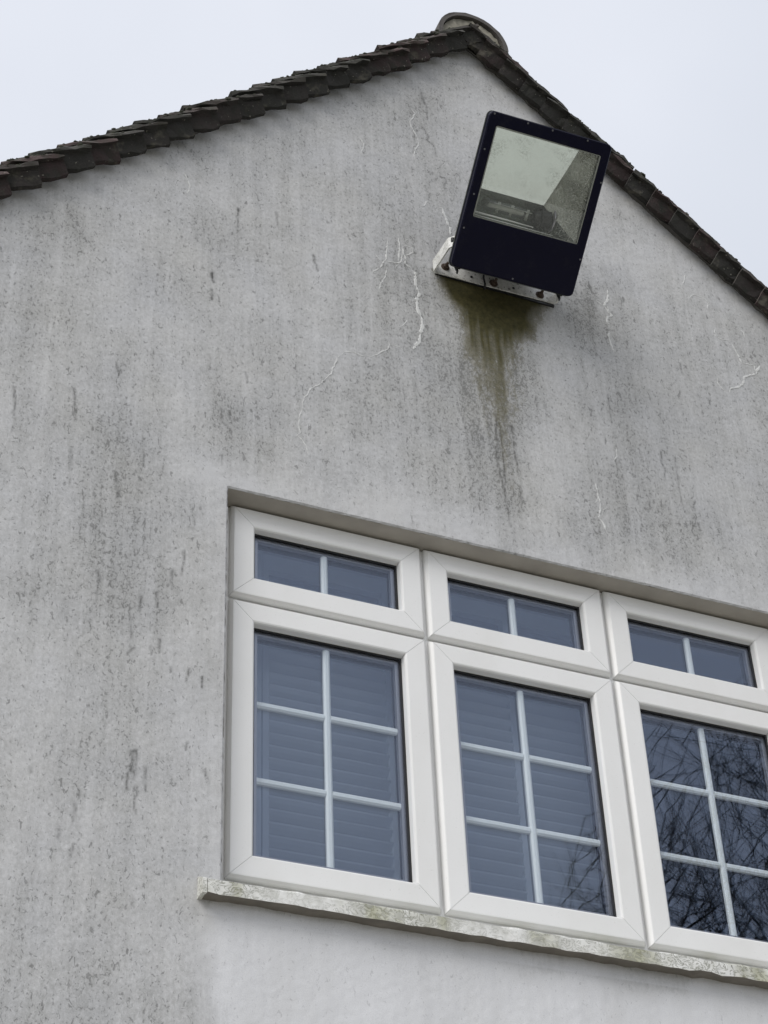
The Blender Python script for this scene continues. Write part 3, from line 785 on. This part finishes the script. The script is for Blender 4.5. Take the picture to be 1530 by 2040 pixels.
def rect_ring(x0, x1, z0, z1, da, db, ya, yb):
    mb = MB(); o, i = ring(x0,x1,z0,z1,da), ring(x0,x1,z0,z1,db)
    lo = [[(p[0], y, p[1]) for p in c] for c, y in ((o,ya),(i,ya),(i,yb),(o,yb),(o,ya))]
    return mb.loft(lo, cap=False)
def bar(p, q, w, y0, y1, parent, horiz):
    """glazing bar between the panes, with a chamfered front"""
    c = [(-w/2, y1), (-w/2, y0+.004), (-w*.22, y0), (w*.22, y0), (w/2, y0+.004), (w/2, y1)]
    mb = MB()
    L = [[(p[0]+(0 if horiz else a), y, p[1]+(a if horiz else 0)) for a, y in c], [(q[0]+(0 if horiz else a), y, q[1]+(a if horiz else 0)) for a, y in c]]
    mb.loft(L); return mb.build('glazing_bar', BARW, parent)
def sash(name, x0, x1, z0, z1, rows, label):
    body = MB(); a, b = ring(x0,x1,z0,z1,.008), ring(x0,x1,z0,z1,.0722)
    L = [[(p[0], y, p[1]) for p in ring(x0,x1,z0,z1,d)] for d, y in ((.0075,.077),(.0075,.0715),(.0165,.0605),(.066,.0605),(.0712,.066),(.0722,.0825),(.05,.0825),(.0075,.077))]
    s = body.loft(L, cap=False).build(name, UPVC, house); tag(s, label)
    for k in range(4): rail(x0, x1, z0, z1, k, s)
    rect_ring(x0, x1, z0, z1, .0700, .0790, .0800, .0836).build('gasket', GASKET, s)
    rect_ring(x0, x1, z0, z1, .0760, .0895, .0885, .1010).build('spacer', SPACER, s)
    rect_ring(x0, x1, z0, z1, .0740, .0900, .1062, .1090).build('glazing_seal', GASKET, s)
    rect_ring(x0, x1, z0, z1, .060, .0755, .0840, .140).build('glazing_rebate', GASKET, s)
    gx0, gx1, gz0, gz1 = x0+.0755, x1-.0755, z0+.0755, z1-.0755
    xm = (x0+x1)/2; zr = [gz0+(gz1-gz0)*k/rows for k in range(rows+1)]
    for i in range(rows):
        for (a, b) in ((gx0, xm), (xm, gx1)):
            c = [(a, zr[i]), (b, zr[i]), (b, zr[i+1]), (a, zr[i+1])]
            MB().add([(p[0], .0840, p[1]) for p in c]+[(p[0], .0880, p[1]) for p in c], [(0,1,2,3),(7,6,5,4)]).build('pane', GLASS, s, fix=False)
    MB().add([(gx0,.1015,gz0),(gx1,.1015,gz0),(gx1,.1015,gz1),(gx0,.1015,gz1),(gx0,.1055,gz0),(gx1,.1055,gz0),(gx1,.1055,gz1),(gx0,.1055,gz1)],
             [(0,1,2,3),(7,6,5,4)]).build('coated_pane', GLASSI, s, fix=False)
    bar((xm, gz0+.002), (xm, gz1-.002), .0185, .0890, .1005, s, False)
    for i in range(1, rows):
        bar((gx0+.002, zr[i]), (xm-.0095, zr[i]), .0180, .0893, .1002, s, True); bar((xm+.0095, zr[i]), (gx1-.002, zr[i]), .0180, .0893, .1002, s, True)
names = ['leftmost', 'middle', 'rightmost']
for k in range(3):
    sash('fanlight', k*CW, (k+1)*CW, ZO-H1, ZO+.003, 1, '%s short two-pane fanlight of the white window' % names[k])
    sash('casement', k*CW, (k+1)*CW, ZO-H1-H2, ZO-H1, 3, '%s tall six-pane casement of the white window%s' % (names[k], ' reflecting bare branches' if k == 2 else ''))

# sill with its end cap
def sill_sec(x, yb):
    zt_, zf = ZO-1.118, ZO-1.178
    c = [(-.040, ZO-1.214), (-.040, zf-.003), (-.037, zf), (yb, zf+(zt_-zf)*(yb+.037)/.115), (yb, ZO-1.2135), (-.026, ZO-1.2105), (-.030, ZO-1.214)]
    return [(x, y, z) for y, z in c]
sl = MB(); ns = 60
xsil = [-.072 + (1.79+.072)*k/ns for k in range(ns+1)]
lo = [[(p[0], p[1]+rng.gauss(0,.0009), p[2]+rng.gauss(0,.0013)) for p in sill_sec(x, .012 if (x < OX0+.004 or x > OX1-.004) else .078)] for x in xsil]
sill = sl.loft(lo).build('window_sill', SILL, house)
sill.data.materials.append(mat_simple('dark_sill_underside', (0.17, 0.155, 0.13), 0.9, var=0.4, scale=18, bump=0.2))  # darker, browner colour for the underside faces
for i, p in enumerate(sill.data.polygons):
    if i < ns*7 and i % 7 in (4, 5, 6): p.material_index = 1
tag(sill, 'white window sill blotched with grey and green lichen')
ec = MB()
c0 = [(y-.001 if y < 0 else y, z) for y, z in [(p[1], p[2]) for p in sill_sec(0, .012)]]
ec.loft([[(x, y, z+(.0012 if z > ZO-1.19 else -.0012)) for y, z in c0] for x in (-.0835, -.0735)]).build('end_cap', SILL, sill)

# plantation shutters inside, in four hinged leaves
slat_m = MB(); sec = [(.022*math.cos(a), .0042*math.sin(a)) for a in [2*math.pi*k/10 for k in range(10)]]
tl = math.radians(38); sec = [(u*math.cos(tl)-v*math.sin(tl), -u*math.sin(tl)-v*math.cos(tl)) for u, v in sec]
slat_m.loft([[(x, u, v) for u, v in sec] for x in (-.168, .168)])
slat_mesh = slat_m.mesh('slat'); slat_mesh.materials.append(SHUT)
YSH = 0.215
for k in range(4):
    xa_, xb_ = -.225+.372*k, -.225+.372*(k+1)-.004
    za_, zb_ = ZO-1.17, ZO-.03
    f = MB()
    f.box(xa_, xa_+.017, YSH-.013, YSH+.013, za_, zb_).box(xb_-.017, xb_, YSH-.013, YSH+.013, za_, zb_)
    f.box(xa_+.017, xb_-.017, YSH-.012, YSH+.012, za_, za_+.05).box(xa_+.017, xb_-.017, YSH-.012, YSH+.012, zb_-.05, zb_)
    sh = f.build('shutter', SHUT, house)
    z = za_+.072
    while z < zb_-.07:
        o = bpy.data.objects.new('slat', slat_mesh); COL.objects.link(o); o.location = ((xa_+xb_)/2, YSH, z); attach(o, sh); z += .037
        

# ------------------------------------------------------------------ floodlight
FO = Vector((.838, -.117, .9692+ZO)); FA = Vector((.9995,-.0313,-.0087)); FB = Vector((-.0174,-.7418,.6704)); FN = Vector((-.0275,-.6699,-.7420))
def fl(u, v, n=0.0): return FO + FA*u + FB*v + FN*n
flood = empty('floodlight', (.838, 0, 1.066+ZO))
tag(flood, 'large black floodlight tilted down on a dirty white bracket below the verge', 'floodlight')
def rrect(u0, u1, v0, v1, r, k=4):
    out = []
    for cx, cy, a0 in ((u1-r, v0+r, -90), (u1-r, v1-r, 0), (u0+r, v1-r, 90), (u0+r, v0+r, 180)):
        for i in range(k+1):
            a = math.radians(a0+90*i/k); out.append((cx+r*math.cos(a), cy+r*math.sin(a)))
    return out
def L3(loop, n): return [fl(u, v, n) for u, v in loop]
W2, FH = .204, .478
bz = MB()
o1, o2 = rrect(-W2, W2, 0, FH, .016), rrect(-W2+.003, W2-.003, .003, FH-.003, .014)
i1, i2 = rrect(-.177, .177, .157, .440, .005), rrect(-.1745, .1745, .1595, .4375, .004)
bz.loft([L3(o1,-.024), L3(o1,-.003), L3(o2,0), L3(i1,0), L3(i2,-.003), L3(i2,-.012), L3(rrect(-W2+.012, W2-.012, .012, FH-.012, .012),-.014), L3(o1,-.024)], cap=False)
bezel = bz.build('bezel', NAVY, flood)
hs = MB()
hs.loft([L3(rrect(-.196,.196,.006,FH-.006,.014),-.024), L3(rrect(-.190,.190,.012,FH-.012,.014),-.034), L3(rrect(-.165,.165,.024,.42,.014),-.115), L3(rrect(-.118,.118,.06,.30,.014),-.215)], cap=False)
hs.add(L3(rrect(-.118,.118,.06,.30,.014),-.215), [tuple(range(20))])
housing = hs.build('housing', CAST, flood)
hl = MB()
hl.loft([L3(o1,-.0245), L3(rrect(-W2-.002,W2+.002,-.002,FH+.002,.017),-.0245), L3(rrect(-W2-.002,W2+.002,-.002,FH+.002,.017),-.030), L3(rrect(-.19,.19,.01,FH-.01,.014),-.030)], cap=False)
hl.build('housing_rim', mat_simple('grey_green_rim', (0.085,0.09,0.08), 0.5, var=0.3), flood)
gm = MB(); gq = rrect(-.1765,.1765,.1575,.4395,.004)
gm.loft([L3(gq,-.0062), L3(gq,-.0102)], cap=False); n_ = len(gq)
gm.add(L3(gq,-.0062), [tuple(range(n_))]); gm.add(L3(gq,-.0102), [tuple(range(n_-1,-1,-1))])
lg = gm.build('lamp_glass', LGLASS, flood, fix=False)
# pale silicone bead round the glass
sb = MB(); path = [fl(u, v, -.0035) for u, v in rrect(-.1735,.1735,.1605,.4365,.004)]; 
sb.tube(path+[path[0]], [.0022+rng.uniform(-.0008,.0008) for _ in range(len(path)+1)], 5, cap=False); sb.build('silicone_bead', mat_simple('aged_silicone',(0.26,0.27,0.24),0.7,var=0.4,scale=120), flood)
# reflector: bright back sheet rising to the top edge, hammered side sheets, lower trough
def sheet(name, pts, mat, thick=.0015, sub=1):
    mb = MB(); n = len(pts); c = (pts[1]-pts[0]).cross(pts[2]-pts[0]).normalized()*thick
    mb.loft([[p for p in pts], [p+c for p in pts]]); return mb.build(name, mat, refl)
rb = MB(); Ls = []
for k in range(9):
    t = k/8; v, n = .439-.189*t, -.014-.030*t-.016*t*t
    Ls.append([fl(-.173+.018*t, v, n), fl(.107-.050*t, v, n), fl(.107-.050*t, v+.001, n-.0015), fl(-.173+.018*t, v+.001, n-.0015)])
refl = rb.loft(Ls).build('reflector', REFL, flood)
sheet('reflector_cheek', [fl(.177,.439,-.012), fl(.177,.159,-.012), fl(.098,.165,-.110), fl(.057,.249,-.061), fl(.1085,.439,-.0145)], REFS)
sheet('reflector_cheek', [fl(-.177,.439,-.012), fl(-.174,.439,-.0145), fl(-.156,.249,-.061), fl(-.156,.165,-.110), fl(-.177,.159,-.012)], REFS)
sheet('reflector_trough', [fl(-.156,.249,-.0615), fl(.058,.249,-.0615), fl(.085,.200,-.115), fl(-.156,.200,-.115)], REFS)
sheet('reflector_trough', [fl(-.156,.199,-.115), fl(.085,.199,-.115), fl(.120,.158,-.075), fl(-.160,.158,-.075)], REFL)
sheet('reflector_trough', [fl(-.160,.1575,-.075), fl(.120,.1575,-.075), fl(.174,.1585,-.013), fl(-.174,.1585,-.013)], REFS)
# lamp, holder
HV, HN = .208, -.064
lt_ = MB(); lt_.tube([fl(u, HV, HN) for u in (-.140,-.130,-.03,.01,.04)], [.006,.021,.021,.018,.014], 14)
lt_.build('lamp_tube', TUBEG, flood, smooth=True)
li = MB(); li.tube([fl(-.115,HV,HN), fl(.0,HV,HN)], .0075, 10); li.tube([fl(-.10,HV+.010,HN+.004), fl(.05,HV+.008,HN+.004)], .0014, 5)
for u in (-.085,-.04,.012): li.tube([fl(u,HV-.017,HN), fl(u+.003,HV+.017,HN)], .005, 6)
li.build('arc_tube', mat_simple('ceramic_arc_tube', (0.60,0.60,0.57), 0.5, var=0.2), flood, smooth=True)
lh = MB(); lh.tube([fl(u, HV, HN) for u in (.030,.035,.052,.056,.086,.090)], [.012,.020,.022,.030,.032,.026], 18)
lh.build('lamp_holder', BLACK, flood, smooth=False)
rl = MB(); rl.tube([fl(-.160,.176,-.040), fl(-.06,.1765,-.041), fl(.035,.176,-.040)], [.0035,.0030,.0022], 6); rl.tube([fl(-.160,.167,-.030), fl(.10,.167,-.030)], .0018, 5); rl.build('reflector_lip_streak', BARW, flood, smooth=True)  # white rods along the lip paint in its bright streak
lc = MB(); lc.tube([fl(.091,HV,HN), fl(.095,HV,HN)], [.040,.040], 22); lc.build('holder_collar', SPACER, flood)
# screws round the bezel
def hexhead(mb, c, ax, r, h, sides=6):
    ax = Vector(ax).normalized(); c = Vector(c); mb.tube([c, c+ax*h*.8, c+ax*h], [r, r, r*.75], sides)
for u, v in ((-.08,.470),(.002,.470),(.197,.359),(.196,.118),(-.001,.008),(-.194,.119),(-.190,.224),(-.193,.361),(.12,.470),(-.19,.47)):
    s_ = MB(); hexhead(s_, fl(u, v, -.0005), FN, .0030, .0022, 8); s_.build('screw', SCREW, bezel)
# latches under the bezel
for u in (-.176, .167):
    l_ = MB(); l_.tube([fl(u,.006,-.026), fl(u,-.006,-.024), fl(u+.001,-.012,-.014), fl(u+.001,-.020,-.010)], [.006,.0055,.004,.0025], 7)
    l_.tube([fl(u-.009,-.001,-.018), fl(u+.009,-.001,-.018)], .0045, 7)
    l_.build('latch', CAST, flood)
# bracket: bent flat bar on the wall, bolts, cable
zc = 1.0665+ZO
plan = [(.668,-.148,.030),(.655,-.140,.036),(.6325,-.112,.044),(.6285,-.055,.046),(.6265,-.012,.047),(.6325,-.0065,.047),(.74,-.0062,.047),(.86,-.0062,.047),(1.046,-.0065,.047),(1.0525,-.012,.047),(1.0505,-.055,.046),(1.0465,-.112,.044),(1.027,-.140,.036),(1.014,-.148,.030)]
bk = MB(); Ls = []
for i, (x, y, h) in enumerate(plan):
    a, b = plan[max(i-1,0)], plan[min(i+1,len(plan)-1)]; d = Vector((b[0]-a[0], b[1]-a[1])).normalized(); nn = Vector((-d[1], d[0]))*-.0025
    zz = zc + .006*(x-.84)/.2 + (0.004 if y < -.1 else 0)
    Ls.append([(x+nn[0],y+nn[1],zz-h/2),(x+nn[0],y+nn[1],zz+h/2),(x-nn[0],y-nn[1],zz+h/2),(x-nn[0],y-nn[1],zz-h/2)])
bracket = bk.loft(Ls).build('bracket', BRK, flood)
for x, dz in ((.668,.006),(.833,-.006),(.996,.001)):
    b_ = MB(); c = Vector((x, -.0085, zc+dz)); hexhead(b_, c, (0,-1,0), .0145, .003, 14); hexhead(b_, c+Vector((0,-.003,0)), (0,-1,0), .0095, .008, 6); hexhead(b_, c+Vector((0,-.011,0)), (0,-1,0), .0048, .012, 8)
    b_.build('bolt', RUST, bracket)
for x, dz in ((.757,-.005),(.903,-.002)):
    b_ = MB(); hexhead(b_, (x,-.0088,zc+dz), (0,-1,0), .0045, .002, 8); b_.build('bolt_hole', BLACK, bracket)
for sx, x in ((-1,.640),(1,1.036)):
    b_ = MB(); hexhead(b_, (x-sx*.006,-.122,zc+.004), (sx,0,0), .011, .010, 6); b_.build('pivot_bolt', CAST, bracket)
cb = MB(); cb.tube([fl(-.03,.06,-.12), Vector((.806,-.04,1.098+ZO)), Vector((.799,-.016,1.092+ZO)), Vector((.798,-.0125,1.07+ZO)), Vector((.801,-.0118,1.045+ZO)), Vector((.803,-.006,1.034+ZO)), Vector((.803,.006,1.032+ZO))], .0032, 7)
cb.build('cable', BLACK, flood, smooth=True)
bs = MB(); bs.box(.634,1.046,-.0055,.004,zc-.030,zc-.020); bs.build('bracket_shadow_strip', BLACK, bracket)  # black strip painting in the shadow along the bracket's lower edge

# ------------------------------------------------------------------ bare tree in the garden, seen in the window glass
tree = empty('bare_tree', (8.1, -7.3, 0))
tag(tree, 'leafless dark tree reflected in the right-hand panes of the white window', 'tree')
tr = random.Random(11); nr = np.random.RandomState(5)
nodes = [Vector((8.1, -7.3, 0))]; par = [-1]
def chain(start, end, step, wob, lift):
    """a wandering shoot from a node towards a target, bending upwards"""
    p = nodes[start]; n = max(1, int((end-p).length/step)); k = start
    for i in range(1, n+1):
        t = i/n; q = p.lerp(end, t); q.z -= lift*(end-p).length*math.sin(math.pi*t)
        q += Vector((tr.gauss(0, wob), tr.gauss(0, wob), tr.gauss(0, wob*.6)))
        nodes.append(q); par.append(k); k = len(nodes)-1
    return k
top = chain(0, Vector((8.0, -7.4, 5.0)), .35, .03, 0)
CC, CR = Vector((8.05, -7.6, 7.7)), Vector((2.95, 2.7, 3.0))
targets = []
while len(targets) < 6500:
    q = nr.uniform(-1, 1, 3); r = np.linalg.norm(q)
    if .12 < r < 1 and tr.random() < .35+.65*r and q[2] > -.75: targets.append(Vector((CC[a]+CR[a]*q[a] for a in range(3))))
base = Vector((8.0, -7.4, 4.2))
targets = [targets[i] for i in np.argsort([(t-base).length + tr.gauss(0, .25) for t in targets])]
arr = np.zeros((120000, 3)); cnt = 0
for t in targets:
    while cnt < len(nodes): arr[cnt] = nodes[cnt]; cnt += 1
    d = arr[4:cnt] - np.array(t); cost = np.sqrt((d*d).sum(1)) + 0.7*np.maximum(0, arr[4:cnt, 2]-t.z+.35*np.sqrt((d*d).sum(1)))   # shoots rise from below
    cost = cost + np.where(d[:, 0]**2+d[:, 1]**2+d[:, 2]**2 < .30, 5.0, 0.0)
    k = int(np.argmin(cost)) + 4
    chain(k, t, .16, .006, .035)
wgt = np.zeros(len(nodes)); kids = [[] for _ in nodes]
for i in range(1, len(nodes)): kids[par[i]].append(i)
for i in range(len(nodes)-1, -1, -1): wgt[i] = max(1, sum(wgt[c] for c in kids[i]))
rad_ = 0.0029*wgt**0.46
trunkb, limb, twig = MB(), MB(), MB()
stack = [(0, None)]
while stack:
    i, pr = stack.pop(); path = ([] if pr is None else [nodes[pr]]) + [nodes[i]]; rr = ([] if pr is None else [min(rad_[pr], rad_[i]*1.15)]) + [rad_[i]]
    k = i
    while kids[k]:
        c = max(kids[k], key=lambda a: wgt[a])
        for o_ in kids[k]:
            if o_ != c: stack.append((o_, k))
        path.append(nodes[c]); rr.append(rad_[c]); k = c
    rr[-1] *= .5
    tgt = trunkb if pr is None else (limb if rr[1] > .016 else twig)
    tgt.tube(path, rr, 9 if pr is None else (6 if rr[1] > .016 else 3), cap=False)
tk = trunkb.build('trunk', BARK, tree, fix=False); limb.build('limbs', BARK, tree, fix=False); tag(twig.build('twigs', BARK, tree, fix=False), kind='stuff')

tot = sum(len(o.data.polygons) for o in S.objects if o.type == 'MESH'); print('polys', tot)
